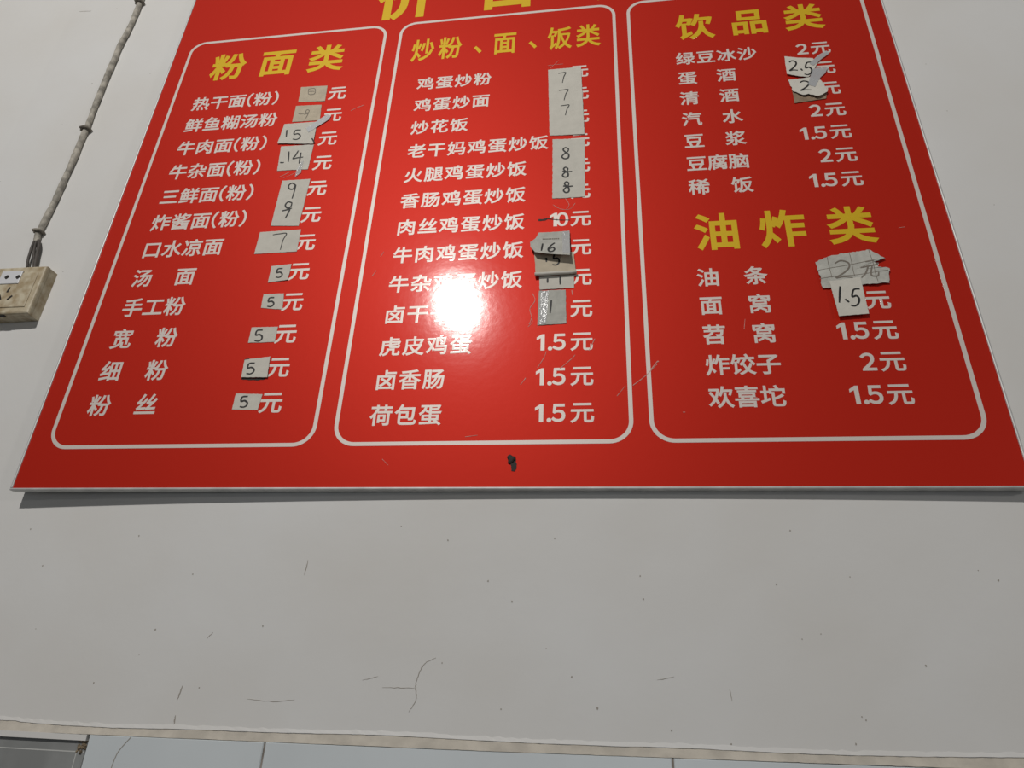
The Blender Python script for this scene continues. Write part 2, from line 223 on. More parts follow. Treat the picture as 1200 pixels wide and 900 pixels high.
class MB:
    def __init__(s): s.v = []; s.f = []
    def add(s, v, f):
        k = len(s.v); s.v += [tuple(a) for a in v]; s.f += [tuple(i + k for i in q) for q in f]
    def box(s, x0, x1, y0, y1, z0, z1):
        s.add([(x, y, z) for x in (x0, x1) for y in (y0, y1) for z in (z0, z1)],
              [(0, 1, 3, 2), (4, 6, 7, 5), (0, 4, 5, 1), (2, 3, 7, 6), (0, 2, 6, 4), (1, 5, 7, 3)])
    def rounded_box(s, x0, x1, y0, y1, z0, z1, b):
        """a box whose front (y0) edges are bevelled by b"""
        def ring(i, y): return [(x0 + i, y, z0 + i), (x1 - i, y, z0 + i), (x1 - i, y, z1 - i), (x0 + i, y, z1 - i)]
        v = ring(0, y1) + ring(0, y0 + b) + ring(b * .3, y0 + b * .3) + ring(b, y0)
        f = []
        for k in range(3):
            for j in range(4): f.append((k*4 + j, k*4 + (j+1) % 4, k*4 + 4 + (j+1) % 4, k*4 + 4 + j))
        f += [(12, 13, 14, 15), (3, 2, 1, 0)]
        s.add(v, f)
    def tube(s, pts, r, n=10):
        pts = [Vector(p) for p in pts]; k0 = len(s.v); m = len(pts)
        for i, p in enumerate(pts):
            t = (pts[min(i+1, m-1)] - pts[max(i-1, 0)]).normalized()
            a = t.cross(Vector((0, 1, 0))).normalized(); b = t.cross(a)
            rr = r(i / (m-1)) if callable(r) else r
            for j in range(n):
                w = 2 * math.pi * j / n
                s.v.append(tuple(p + a * math.cos(w) * rr + b * math.sin(w) * rr))
        for i in range(m-1):
            for j in range(n):
                s.f.append((k0 + i*n + j, k0 + i*n + (j+1) % n, k0 + (i+1)*n + (j+1) % n, k0 + (i+1)*n + j))
        s.f.append(tuple(k0 + j for j in range(n))[::-1]); s.f.append(tuple(k0 + (m-1)*n + j for j in range(n)))
    def ribbon(s, pts, w, yf, th=.00025):
        """flat stroke of width w along (x, z) points; yf(x, z) is its front surface"""
        m = len(pts); k0 = len(s.v)
        for i, (x, z) in enumerate(pts):
            a = pts[max(i-1, 0)]; b = pts[min(i+1, m-1)]
            dx, dz = b[0] - a[0], b[1] - a[1]; L = math.hypot(dx, dz) or 1
            nx, nz = -dz / L, dx / L
            t = i / max(1, m - 1); ww = (w(t) if callable(w) else w) / 2
            for sgn in (1, -1):
                px, pz = x + nx * ww * sgn, z + nz * ww * sgn
                y = yf(px, pz)
                s.v.append((px, y, pz)); s.v.append((px, y + th, pz))
        for i in range(m-1):
            a = k0 + i * 4; b = a + 4
            s.f += [(a, a+2, b+2, b), (a+1, b+1, b+3, a+3), (a, b, b+1, a+1), (a+2, a+3, b+3, b+2)]
        e = k0 + (m-1) * 4
        s.f += [(k0, k0+1, k0+3, k0+2), (e, e+2, e+3, e+1)]
    def build(s, name, mat, parent=None, smooth=False): return mesh_obj(name, s.v, s.f, mat, parent, smooth)
def smooth_path(pts, n=5):
    if len(pts) < 3:
        (a, b), (c, d) = pts[0], pts[-1]
        return [(a + (c-a) * i / n, b + (d-b) * i / n) for i in range(n+1)]
    P = [pts[0]] + list(pts) + [pts[-1]]; out = []
    for i in range(1, len(P) - 2):
        for k in range(n):
            t = k / n
            out.append(tuple(.5 * (2*P[i][c] + (P[i+1][c] - P[i-1][c]) * t + (2*P[i-1][c] - 5*P[i][c] + 4*P[i+1][c] - P[i+2][c]) * t*t
                       + (3*P[i][c] - P[i-1][c] - 3*P[i+1][c] + P[i+2][c]) * t**3) for c in (0, 1)))
    out.append(tuple(pts[-1])); return out

# lettering: outlines of the built-in interface font, weight added with the curve offset
_cache = {}
def glyph(ch, off):
    if (ch, off) not in _cache:
        if ch == '1':
            pts = [(.36, 0), (.36, .56), (.20, .47), (.20, .60), (.40, .74), (.52, .74), (.52, 0)]
            d = 2.0
            v = [(x, y, 0) for x, y in pts] + [(x, y, d) for x, y in pts]; n = len(pts)
            f = [tuple(range(n, 2*n)), tuple(range(n-1, -1, -1))] + [(i, (i+1) % n, n + (i+1) % n, n + i) for i in range(n)]
        else:
            c = bpy.data.curves.new('lettering', 'FONT'); c.body = ch; c.extrude = .002; c.bevel_depth = off; c.bevel_resolution = 0; c.resolution_u = 4
            o = bpy.data.objects.new('lettering', c); COL.objects.link(o)
            bpy.context.view_layer.update()
            me = o.to_mesh(); v = [tuple(p.co) for p in me.vertices]
            v = [(x, y, 2.0 if z > .0025 else z) for x, y, z in v]
            f = [tuple(p.vertices) for p in me.polygons if min(me.vertices[i].co.z for i in p.vertices) > -.0025]
            o.to_mesh_clear(); bpy.data.objects.remove(o); bpy.data.curves.remove(c)
        _cache[(ch, off)] = (v, f)
    return _cache[(ch, off)]
TEXT_Y = -.0003
def put(mb, ch, cx, cz, ew, eh, off, anchor='cell'):
    """one character centred at (cx, cz); ew, eh = em width and height in metres"""
    v, f = glyph(ch, off)
    if anchor == 'cell': ox, oz = .5, .37
    else:
        xs = [p[0] for p in v]; zs = [p[1] for p in v]; ox, oz = (min(xs) + max(xs)) / 2, (min(zs) + max(zs)) / 2
    mb.add([(cx + (p[0] - ox) * ew, (TEXT_Y if p[2] > 1 else TEXT_Y * .93 if p[2] > 0 else .0002), cz + (p[1] - oz) * eh) for p in v], f)

# ------------------------------------------------------------------ the wall
def fill_strip(mb, top, bot, yt, yb, n=220, jit=0.0):
    """a strip between two (x, z) polylines; yt/yb give depth at x"""
    def at(pl, x):
        for (a, b), (c, d) in zip(pl, pl[1:]):
            if a <= x <= c: return b + (d - b) * (x - a) / (c - a)
        return pl[0][1] if x < pl[0][0] else pl[-1][1]
    x0, x1 = top[0][0], top[-1][0]; k = len(mb.v)
    for i in range(n + 1):
        x = x0 + (x1 - x0) * i / n
        zt = at(top, x) + random.uniform(-jit, jit); zb = at(bot, x) + random.uniform(-jit, jit) * .25
        mb.v += [(x, yt(x), zt), (x, yb(x), zb), (x, wall_y(x) + .004, zb), (x, wall_y(x) + .004, zt)]
    for i in range(n):
        a = k + i*4; b = a + 4
        mb.f += [(a, b, b+1, a+1), (a+1, b+1, b+2, a+2), (a, a+3, b+3, b), (a+2, b+2, b+3, a+3)]
    mb.f += [(k, k+1, k+2, k+3), (k + n*4, k + n*4 + 3, k + n*4 + 2, k + n*4 + 1)]
mb = MB()
X0, X1 = -3.0, 2.6
n = 112
for i in range(n + 1):
    x = X0 + (X1 - X0) * i / n
    mb.v += [(x, wall_y(x), 0), (x, wall_y(x), 3.9), (x, .25, 3.9), (x, .25, 0)]
for i in range(n):
    a = i * 4; c = a + 4
    mb.f += [(a, c, c + 1, a + 1), (a + 1, c + 1, c + 2, a + 2), (a + 2, c + 2, c + 3, a + 3), (a + 3, c + 3, c, a)]
mb.f += [(0, 1, 2, 3), (n*4 + 3, n*4 + 2, n*4 + 1, n*4)]
wall = structure(mb.build('wall_back', MAT['wall']), 'off-white painted plaster wall behind the red menu board')

LT = [(-2.4, WALL['ledge_top'][0][1])] + WALL['ledge_top'] + [(2.2, 1.492)]
LB = [(-2.4, 1.432)] + WALL['ledge_bot'] + [(2.2, 1.476)]
LT2 = smooth_path(LT, 8)
mb = MB(); fill_strip(mb, LT2, LB, lambda x: wall_y(x) - .0006, lambda x: wall_y(x) - .0085, n=520, jit=.0011)
structure(mb.build('trim_1', MAT['mortar']), 'beige mortar ledge along the top of the white tiles')
# thin ridge of paint that ends above the mortar
mb = MB(); fill_strip(mb, [(x, z + .0065) for x, z in LT2], [(x, z + .0005) for x, z in LT2], lambda x: wall_y(x) - .0003, lambda x: wall_y(x) - .0022, n=420, jit=.0013)
structure(mb.build('trim_2', MAT['wall']), 'chipped lip of white paint above the mortar ledge')

def zb(x):
    for (a, b), (c, d) in zip(LB, LB[1:]):
        if a <= x <= c: return b + (d - b) * (x - a) / (c - a)
    return LB[-1][1]
gx = [WALL['tile_break'][0][0], WALL['grout'][0][0], WALL['grout'][2][0]]
gx.append(gx[2] + (gx[2] - gx[1])); gx.append(gx[3] + .55)
tilt = (WALL['tile_break'][1][0] - WALL['tile_break'][0][0]) / (WALL['tile_break'][1][1] - WALL['tile_break'][0][1])
mb = MB(); G = .0016
for a, b in zip(gx, gx[1:]):
    a += G; b -= G
    zl = 1.0
    for (za, zbm, row) in ((None, 1.09, 0), (1.086, .66, 1)):
        t0, t1 = (zb(a) - .0006, zb(b) - .0006) if row == 0 else (za, za)
        d = .0014
        v = [(a, wall_y(a) + .002, zbm), (b, wall_y(b) + .002, zbm), (b, wall_y(b) + .002, t1), (a, wall_y(a) + .002, t0),
             (a, wall_y(a) - .0075, zbm), (b, wall_y(b) - .0075, zbm), (b, wall_y(b) - .0075, t1), (a, wall_y(a) - .0075, t0),
             (a + d, wall_y(a) - .009, zbm + d), (b - d, wall_y(b) - .009, zbm + d), (b - d, wall_y(b) - .009, t1 - d), (a + d, wall_y(a) - .009, t0 - d)]
        f = [(0, 1, 5, 4), (1, 2, 6, 5), (2, 3, 7, 6), (3, 0, 4, 7), (4, 5, 9, 8), (5, 6, 10, 9), (6, 7, 11, 10), (7, 4, 8, 11), (8, 9, 10, 11), (3, 2, 1, 0)]
        mb.add(v, f)
structure(mb.build('trim_3', MAT['tile']), 'white glazed wall tiles below the mortar ledge')
mb = MB()
for x in gx[1:4]:
    mb.box(x - .0022, x + .0022, wall_y(x) - .0066, wall_y(x) + .002, .66, zb(x) - .001)
mb.box(gx[0], gx[-1], wall_y(gx[-1]) - .0062, wall_y(gx[-1]) + .004, 1.085, 1.091)
structure(mb.build('trim_4', MAT['grout']), 'dirty grout between the white tiles')
# bare patch left of the tiles: grey tiles set back, pale joints
xr = gx[0] - .003
mb = MB()
def slab(x0, x1, z0, z1, y=.0022):
    mb.add([(x0, wall_y(x0) - y, z0), (x1, wall_y(x1) - y, z0), (x1, wall_y(x1) - y, z1), (x0, wall_y(x0) - y, z1),
            (x0, wall_y(x0) + .001, z0), (x1, wall_y(x1) + .001, z0), (x1, wall_y(x1) + .001, z1), (x0, wall_y(x0) + .001, z1)],
           [(0, 1, 2, 3), (5, 4, 7, 6), (4, 5, 1, 0), (3, 2, 6, 7), (4, 0, 3, 7), (1, 5, 6, 2)])
slab(-2.4, xr - .001, 1.4165, 1.4330)
slab(-2.4, -.9158, .7, 1.4148)
slab(-.9142, xr - .001, .7, 1.4148)
structure(mb.build('trim_5', MAT['grey_tile']), 'grey tiles in the gap beside the white tiles')
mb = MB(); slab(-2.4, xr - .001, 1.4148, 1.4166, .0024); slab(-.9158, -.9142, .7, 1.4148, .0024)
structure(mb.build('trim_6', MAT['grey_grout']), 'pale joints between the grey tiles')
mb = MB(); slab(-2.4, xr - .001, 1.4332, 1.4425, .0082)
structure(mb.build('trim_8', MAT['wall']), 'thin white strip between the mortar ledge and the grey tiles')
# crumbling clay at the corner of the first white tile
mb = MB()
for i in range(26):
    x = xr - .009 + random.uniform(-.008, .008); z = 1.428 + random.uniform(-.013, .008); r = random.uniform(.002, .0042)
    y = wall_y(x) - .002
    v = []; n = 6
    for k in range(3):
        for j in range(n):
            w = 2 * math.pi * j / n; rr = r * (1, .8, .35)[k] * random.uniform(.8, 1.2)
            v.append((x + rr * math.cos(w), y - (0, .5, .9)[k] * r, z + rr * math.sin(w)))
    f = [(k*n + j, k*n + (j+1) % n, (k+1)*n + (j+1) % n, (k+1)*n + j) for k in range(2) for j in range(n)] + [tuple(2*n + j for j in range(n)), tuple(range(n-1, -1, -1))]
    mb.add(v, f)
structure(mb.build('trim_7', MAT['clay']), 'brown crumbled mortar at the corner of the first white tile')

# cracks, scuffs and specks in the paint
mb = MB()
wy = lambda d: (lambda x, z: wall_y(x) - d)
for k in [k for k in WALL if k.startswith('cr')]:
    pts = smooth_path(WALL[k], 6)
    pts = [(x + random.uniform(-.0006, .0006), z + random.uniform(-.0006, .0006)) for x, z in pts]
    wd = .0022 if k in ('cr4', 'cr10') else .0014 if k in ('cr1', 'cr3', 'cr9') else .0009
    mb.ribbon(pts, (lambda t, wd=wd: wd * (.35 + .9 * math.sin(math.pi * min(1, max(0, t))) * random.uniform(.5, 1.1))), wy(.0004), .0006)
for (x, z) in WALL['specks']:
    r = random.uniform(.0009, .0019); n = 7
    v = [(x + r * math.cos(2*math.pi*j/n) * random.uniform(.6, 1.1), wall_y(x) - .0004, z + r * math.sin(2*math.pi*j/n) * random.uniform(.7, 1.4)) for j in range(n)]
    v += [(a, b + .0006, c) for a, b, c in v]
    mb.add(v, [tuple(range(n)), tuple(range(2*n-1, n-1, -1))] + [(j, n + j, n + (j+1) % n, (j+1) % n) for j in range(n)])
pts = smooth_path(WALL['tcrack'], 6)
mb.ribbon(pts, .0013, (lambda x, z: wall_y(x) - .0093), .0006)
o = mb.build('wall_cracks', MAT['crack'], wall); o['kind'] = 'structure'

# ------------------------------------------------------------------ menu board
BX0, BX1, BZ0, BZ1 = bx(-1.008), bx(.600), bz(.314), bz(1.66)
board = empty('menu_board', ((BX0 + BX1) / 2, 0, BZ0), 'large red menu board with white and yellow Chinese lettering in an aluminium frame', 'menu board')
mb = MB(); mb.box(BX0 + .004, BX1 - .004, 0, .004, BZ0 + .004, BZ1 - .004); mb.build('panel', MAT['red'], board)
mb = MB(); mb.box(BX0 + .006, BX1 - .006, .004, .012, BZ0 + .006, BZ1 - .006); mb.build('backing', MAT['backing'], board)
FW, FY0, FY1 = .0046, -.0022, .0135
for (x0, x1, z0, z1) in ((BX0, BX1, BZ0, BZ0 + FW), (BX0, BX1, BZ1 - FW, BZ1), (BX0, BX0 + FW, BZ0 + FW, BZ1 - FW), (BX1 - FW, BX1, BZ0 + FW, BZ1 - FW)):
    mb = MB(); mb.rounded_box(x0, x1, FY0, FY1, z0, z1, .0016); mb.build('frame_strip', MAT['alu'], board)

def border(x0, x1, z0, z1, r, w):
    def loop(i):
        pts = []
        for cx, cz, a0 in ((x1 - r, z1 - r, 0), (x0 + r, z1 - r, 90), (x0 + r, z0 + r, 180), (x1 - r, z0 + r, 270)):
            for k in range(13):
                a = math.radians(a0 + 90 * k / 12); pts.append((cx + (r + i) * math.cos(a), cz + (r + i) * math.sin(a)))
        return pts
    A, B = loop(w / 2), loop(-w / 2); n = len(A); mb = MB()
    v = [(x, TEXT_Y, z) for x, z in A] + [(x, TEXT_Y, z) for x, z in B] + [(x, .0002, z) for x, z in A] + [(x, .0002, z) for x, z in B]
    f = []
    for i in range(n):
        j = (i + 1) % n
        f += [(i, j, n+j, n+i), (i, 2*n+i, 2*n+j, j), (n+i, n+j, 3*n+j, 3*n+i), (2*n+i, 3*n+i, 3*n+j, 2*n+j)]
    mb.add(v, f); mb.build('border_line', MAT['white'], board)
for x0, x1 in ((-.9655, -.479), (-.4415, .0455), (.0770, .5600)):
    border(bx(x0), bx(x1), bz(.3915), bz(1.4385), .042, .0082)

def words(name, chars, ew, eh, off, mat, apart=False):
    """chars: (character, x, z) in plan units; apart = widely spaced characters, each a part of its own"""
    mb = MB()
    for c in chars:
        ch, x, z = c[:3]
        put(mb, ch, bx(x), bz(z), ew * 1.2, eh * 1.2, off, c[3] if len(c) > 3 else 'cell')
        if apart: mb.build(name, mat, board); mb = MB()
    if not apart: mb.build(name, mat, board)

# headings
words('title_lettering', [('价', -.442, 1.531), ('目', -.196, 1.531), ('表', .050, 1.531)], .146, .148, .030, MAT['yellow'], True)
words('heading_lettering', [('粉', -.853, 1.345), ('面', -.732, 1.345), ('类', -.612, 1.345)], .087, .091, .026, MAT['yellow'], True)
words('heading_lettering', [('炒', -.383, 1.343), ('粉', -.320, 1.343), ('、', -.240, 1.350), ('面', -.196, 1.343), ('、', -.117, 1.350), ('饭', -.074, 1.343), ('类', -.012, 1.343)], .054, .075, .019, MAT['yellow'], True)
words('heading_lettering', [('饮', .215, 1.341), ('品', .327, 1.341), ('类', .437, 1.341)], .079, .082, .026, MAT['yellow'], True)
words('heading_lettering', [('油', .211, .790), ('炸', .323, .790), ('类', .437, .790)], .080, .084, .026, MAT['yellow'], True)

OFF = .020
def dish(text, x0, pitch, z, ew, eh):
    if '(' in text:
        head = text[:text.index('(')]
        row = [(c, x0 + pitch * i, z) for i, c in enumerate(head)]
        xe = x0 + pitch * (len(head) - 1)
        row += [('（', xe + pitch * .70, z, 'ink'), ('粉', xe + pitch * 1.40, z), ('）', xe + pitch * 2.10, z, 'ink')]
    else:
        row = [(c, x0 + pitch * i, z) for i, c in enumerate(text) if c != ' ']
    words('dish_lettering', row, ew, eh, OFF, MAT['white'], ' ' in text)
def price(num, xy, z, ew, eh, k=1.0):
    """digits set before the yuan sign; k tightens the spacing"""
    mb = MB(); put(mb, '元', bx(xy), bz(z), ew * 1.2, eh * 1.2, OFF)
    spots = {'2': (.96,), '1.5': (1.76, 1.35, .97), '10': (1.28, .86)}.get(num, ())
    for ch, d in zip(num, spots):
        x = bx(xy - ew * d * k); zc = bz(z - eh * .012)
        if ch == '.': put(mb, '．', x, bz(z - eh * .33), ew * 1.2, eh * 1.2, .018, 'ink')
        elif ch == '1': put(mb, '1', x, zc, ew * 1.3, eh * 1.3, .02, 'ink')
        else: put(mb, chr(ord(ch) + 0xFEE0), x, zc, ew * 1.16, eh * 1.22, .026, 'ink')
    mb.build('price_lettering', MAT['white'], board)
L1 = ['热干面(粉)', '鲜鱼糊汤粉', '牛肉面(粉)', '牛杂面(粉)', '三鲜面(粉)', '炸酱面(粉)', '口水凉面', '汤 面', '手工粉', '宽 粉', '细 粉', '粉 丝']
for k, s in enumerate(L1):
    z = 1.2285 - .0689 * k - (.0015 if k == 0 else 0)
    dish(s, -.892, .0455 if s[1] == ' ' else .0440, z, .0430, .0437)
    price('', -.5665, z, .0430, .0437)
L2 = ['鸡蛋炒粉', '鸡蛋炒面', '炒花饭', '老干妈鸡蛋炒饭', '火腿鸡蛋炒饭', '香肠鸡蛋炒饭', '肉丝鸡蛋炒饭', '牛肉鸡蛋炒饭', '牛杂鸡蛋炒饭', '卤干子', '虎皮鸡蛋', '卤香肠', '荷包蛋']
for k, s in enumerate(L2):
    z = 1.2330 - .0659 * k
    dish(s, -.366, .0420, z, .0395, .0395)
    price({6: '10', 10: '1.5', 11: '1.5', 12: '1.5'}.get(k, ''), -.0315, z, .0395, .0395)
L3 = ['绿豆冰沙', '蛋 酒', '清 酒', '汽 水', '豆 浆', '豆腐脑', '稀 饭']
P3 = ['2', '', '', '2', '1.5', '2', '1.5']
for k, s in enumerate(L3):
    z = 1.2440 - .0581 * k
    dish(s, .1885, .0387 if ' ' in s or len(s) == 3 else .0413, z, .0392, .0388)
    price(P3[k], .4565, z, .0392, .0388, .95)
L4 = ['油 条', '面 窝', '苕 窝', '炸饺子', '欢喜坨']; P4 = ['', '', '1.5', '2', '1.5']
for k, s in enumerate(L4):
    z = .6925 - .0571 * k
    dish(s, .187, .0395, z, .0392, .0392)
    price(P4[k], .452, z, .0392, .0392, .95)

# the dark screw through the lower edge with its rust drip
sx, sz = MARKS['screw'][0]
mb = MB()
ring = []
for k, (rr, yy) in enumerate(((.0078, -.0002), (.0072, -.0026), (.0046, -.0036), (.0014, -.0038))):
    for j in range(14):
        a = 2 * math.pi * j / 14; w = 1 + .22 * math.sin(3 * a + 1) + .1 * math.sin(5 * a); ring.append((sx - .002 + rr * w * math.cos(a), yy, sz + .005 + rr * w * 1.15 * math.sin(a)))
f = [(k*14 + j, k*14 + (j+1) % 14, (k+1)*14 + (j+1) % 14, (k+1)*14 + j) for k in range(3) for j in range(14)] + [tuple(42 + j for j in range(14)), tuple(range(13, -1, -1))]
mb.add(ring, f)
mb.ribbon(smooth_path([(sx + .001, sz + .002), (sx + .004, sz - .008), (sx + .003, sz - .019)], 6), lambda t: .013 * (1 - .4 * t) * random.uniform(.8, 1.15), lambda x, z: -.0008, .0008)
o = mb.build('screw', MAT['residue'], board); o['label'] = 'black screw head with a dark drip'
# pen strike through the printed 10, tape residue, scratches
mb = MB()
(a, b) = MARKS['strike']; mb.ribbon(smooth_path([a, ((a[0]+b[0])/2, (a[1]+b[1])/2 - .001), b], 6), lambda t: .0062 * random.uniform(.6, 1.1), lambda x, z: -.0006, .0006)
(a, b) = MARKS['strike2']; mb.ribbon(smooth_path([a, ((a[0]+b[0])/2, (a[1]+b[1])/2 - .002), b], 8), lambda t: .0034 * random.uniform(.6, 1.1) * (1 - .5 * t), lambda x, z: -.0006, .0006)
o = mb.build('pen_strike', MAT['residue'], board); o['label'] = 'black pen stroke through the printed 10'
for pts, w in SCRATCHES:
    mb = MB(); mb.ribbon(smooth_path(pts, 5), (lambda t, w=w: w * random.uniform(.4, 1.1)), lambda x, z: -.0005, .0005)
    mb.build('scratch', MAT['scratch'], board)

# ------------------------------------------------------------------ handwritten price notes
def dense(poly, step=.004, jit=.0):
    out = []
    for i, p in enumerate(poly):
        qn = poly[(i + 1) % len(poly)]; L = math.hypot(qn[0]-p[0], qn[1]-p[1]); m = max(1, int(L / step))
        for k in range(m):
            t = k / m; j = jit if k else jit * .4
            out.append((p[0] + (qn[0]-p[0]) * t + random.uniform(-j, j), p[1] + (qn[1]-p[1]) * t + random.uniform(-j, j)))
    return out
def sheet(mb, poly, yf, th=.00035):
    n = len(poly); cx = sum(p[0] for p in poly) / n; cz = sum(p[1] for p in poly) / n
    S = (1, .985, .9, .75, .6, .45, .3, .15); k0 = len(mb.v)
    for s in S:
        for x, z in poly:
            X, Z = cx + (x - cx) * s, cz + (z - cz) * s; mb.v.append((X, yf(X, Z), Z))
    c = len(mb.v); mb.v.append((cx, yf(cx, cz), cz))
    kb = len(mb.v)
    for s in S:
        for x, z in poly:
            X, Z = cx + (x - cx) * s, cz + (z - cz) * s; mb.v.append((X, yf(X, Z) + th, Z))
    cb = len(mb.v); mb.v.append((cx, yf(cx, cz) + th, cz))
    for k in range(len(S) - 1):
        for j in range(n):
            jj = (j + 1) % n
            mb.f.append((k0 + k*n + j, k0 + k*n + jj, k0 + (k+1)*n + jj, k0 + (k+1)*n + j))
            mb.f.append((kb + k*n + j, kb + (k+1)*n + j, kb + (k+1)*n + jj, kb + k*n + jj))
    e = (len(S) - 1) * n
    for j in range(n):
        jj = (j + 1) % n
        mb.f.append((k0 + e + j, k0 + e + jj, c)); mb.f.append((kb + e + jj, kb + e + j, cb))
        mb.f.append((k0 + j, kb + j, kb + jj, k0 + jj))
def make_note(key, label, mat='paper', base=.0008, lift=None, wrinkle=.0003, jit=.0004, pen=.0036, ink='ink', tape=None, tape_mat='tape', extra=None):
    poly, strokes = NOTES[key]
    xs = [p[0] for p in poly]; zs = [p[1] for p in poly]
    x0, x1, z0, z1 = min(xs), max(xs), min(zs), max(zs)
    ph = random.uniform(0, 6)
    def yf(x, z):
        u = (x - x0) / (x1 - x0); v = (z - z0) / (z1 - z0)      # u to the right, v up
        w = wrinkle * (.5 + .5 * math.sin(u * 7 + v * 4 + ph) * math.cos(v * 6 - u * 2 + ph * 2))
        return -(base + w + (lift(u, v) if lift else 0))
    root = empty('price_note', ((x0 + x1) / 2, yf((x0+x1)/2, (z0+z1)/2), z0), label, 'price note', 'handwritten price notes on the menu board')
    mb = MB(); sheet(mb, dense(poly, .004, jit), yf); mb.build('paper', MAT[mat], root, True)
    for sign in strokes:
        mb = MB()
        for st in sign:
            mb.ribbon(smooth_path(st, 6), (lambda t: pen * (.72 + .4 * math.sin(2.5 * t + .5))), lambda x, z: yf(x, z) - .0004, .0003)
        mb.build('handwriting', MAT[ink], root)
    for tp in (tape or []):
        mb = MB()
        def ty(x, z):
            inside = x0 <= x <= x1 and z0 <= z <= z1
            return yf(min(max(x, x0), x1), min(max(z, z0), z1)) - .0007
        sheet(mb, dense(MARKS[tp], .005, .0004), ty, .0001); mb.build('tape', MAT[tape_mat], root, True)
    if extra: extra(root, yf)
    return root
def up(a, p=2): return lambda u, v: a * max(0, 1 - v) ** p
make_note('n_a', 'old beige note with a faint mark, topmost of the notes beside the noodle dishes', 'paper_old', pen=.0017, ink='pencil')
make_note('n_b', 'small beige note with faint scribble just above the note reading 15', 'paper_old', pen=.0017, ink='pencil')
make_note('n_15', 'white paper note handwritten 15 with a strip of clear tape on its upper corner', base=.0016, lift=up(.002), tape=['tape_15'], tape_mat='tape_white')
make_note('n_14', 'white paper note handwritten 14 directly under the note reading 15', base=.0009, tape=['tape_14'], tape_mat='tape_crinkle')
make_note('n_99', 'tall white note with two handwritten nines one above the other')
make_note('n_7', 'wide cream note with a single large thin handwritten 7', pen=.0024)
make_note('n_5g', 'small note with a black 5, uppermost of the five notes reading 5', lift=lambda u, v: .0015 * (1 - v) * u)
make_note('n_5h', 'small note with a black 5, second from the top of the five notes reading 5')
make_note('n_5i', 'small note with a black 5, middle one of the five notes reading 5')
def dark_edge(root, yf):
    (tl, tr, br, bl) = NOTES['n_5j'][0]
    mb = MB()
    mb.ribbon(smooth_path([(bl[0] - .001, bl[1] - .001), ((bl[0]+br[0])/2, (bl[1]+br[1])/2 - .003), (br[0] - .006, br[1] - .001)], 8), lambda t: .005 * random.uniform(.7, 1.2), lambda x, z: -.0007, .0005)
    o = mb.build('tape_residue', MAT['residue'], root); mb = MB()
    mb.ribbon(smooth_path([(tl[0] - .001, tl[1] - .001), (tl[0] + .010, tl[1] + .002)], 8), lambda t: .005 * random.uniform(.6, 1.2), lambda x, z: -.0007, .0005)
    o = mb.build('tape_residue', MAT['residue'], root)
make_note('n_5j', 'small note with a black 5 and black sticky residue along its edges', base=.0012, lift=lambda u, v: .0025 * (1 - v), extra=dark_edge)
make_note('n_5k', 'small note with a black 5, lowest of the five notes reading 5')
make_note('n_777', 'tall white note with three thin handwritten sevens in the middle column', pen=.0023, lift=lambda u, v: .0016 * u * u)
make_note('n_888', 'tall white note with three handwritten eights and a torn lower edge', base=.0009, jit=.0007)
make_note('n_1', 'grey white note with a single stroke 1 under shiny crinkled tape', 'paper_grey', tape=['tape_1'], tape_mat='tape_crinkle', wrinkle=.0008)
make_note('n_11', 'narrow note strip reading 11 tucked under the rolled paper edge', 'paper', base=.0016)
def roll(root, yf):
    a, b = MARKS['roll']; mb = MB()
    pts = [(a[0] + (b[0]-a[0]) * i / 10, -.0075 + .0004 * math.sin(i), a[1] + (b[1]-a[1]) * i / 10) for i in range(11)]
    mb.tube(pts, lambda t: .0046 - .0012 * t, 14); mb.build('rolled_edge', MAT['paper'], root, True)
make_note('n_15u', 'half hidden note reading 15 with a rolled lower edge beneath the curled note 16', 'paper_old', base=.0028, extra=roll)
def print_line(root, yf):
    a, b = MARKS['dashes']; mb = MB()
    for i in range(9):
        t0, t1 = i / 9, i / 9 + .085
        mb.ribbon([(a[0] + (b[0]-a[0]) * t0, a[1] + (b[1]-a[1]) * t0), (a[0] + (b[0]-a[0]) * t1, a[1] + (b[1]-a[1]) * t1)], .0030, lambda x, z: yf(x, z) - .0004, .0003)
    mb.build('printed_line', MAT['pencil'], root)
make_note('n_16', 'curled grey note handwritten 16 with a taped side edge, overlapping the rolled note', 'paper_grey', base=.0045, lift=lambda u, v: .016 * max(0, 1 - v) ** 1.6 + .004 * max(0, .4 - u), tape=['tape_16'], tape_mat='tape_crinkle', extra=print_line)
make_note('n_u', 'brown card scrap under the torn white note reading 2', 'paper_brown', base=.0006, lift=lambda u, v: .001)
make_note('n_25', 'white note handwritten 2.5 with a grey tape strip rising from its end', base=.0022, lift=lambda u, v: .003 * (1 - v) * (1 - u), tape=['tape_25'])
make_note('n_2', 'torn white note with a handwritten 2, directly below the note reading 2.5', 'paper', base=.0022, lift=up(.006), jit=.0011, tape=['tape_2'])
def grid(root, yf):
    P = MARKS['ruled']; mb = MB()
    for a, b in zip(P[::2], P[1::2]):
        mb.ribbon(smooth_path([a, b], 16), .0011, lambda x, z: yf(x, z) - .0003, .0002)
    mb.build('ruled_lines', MAT['pencil'], root)
make_note('n_2y', 'crumpled torn grid-ruled note with faded pencil writing above the note reading 1.5', 'paper_grey', base=.0012, wrinkle=.0045, jit=.0012, pen=.0028, ink='pencil', extra=grid)
make_note('n_15w', 'white note handwritten 1.5 hanging below the crumpled grid-ruled note', base=.0062, lift=lambda u, v: .0015 * (1 - v), pen=.0036)

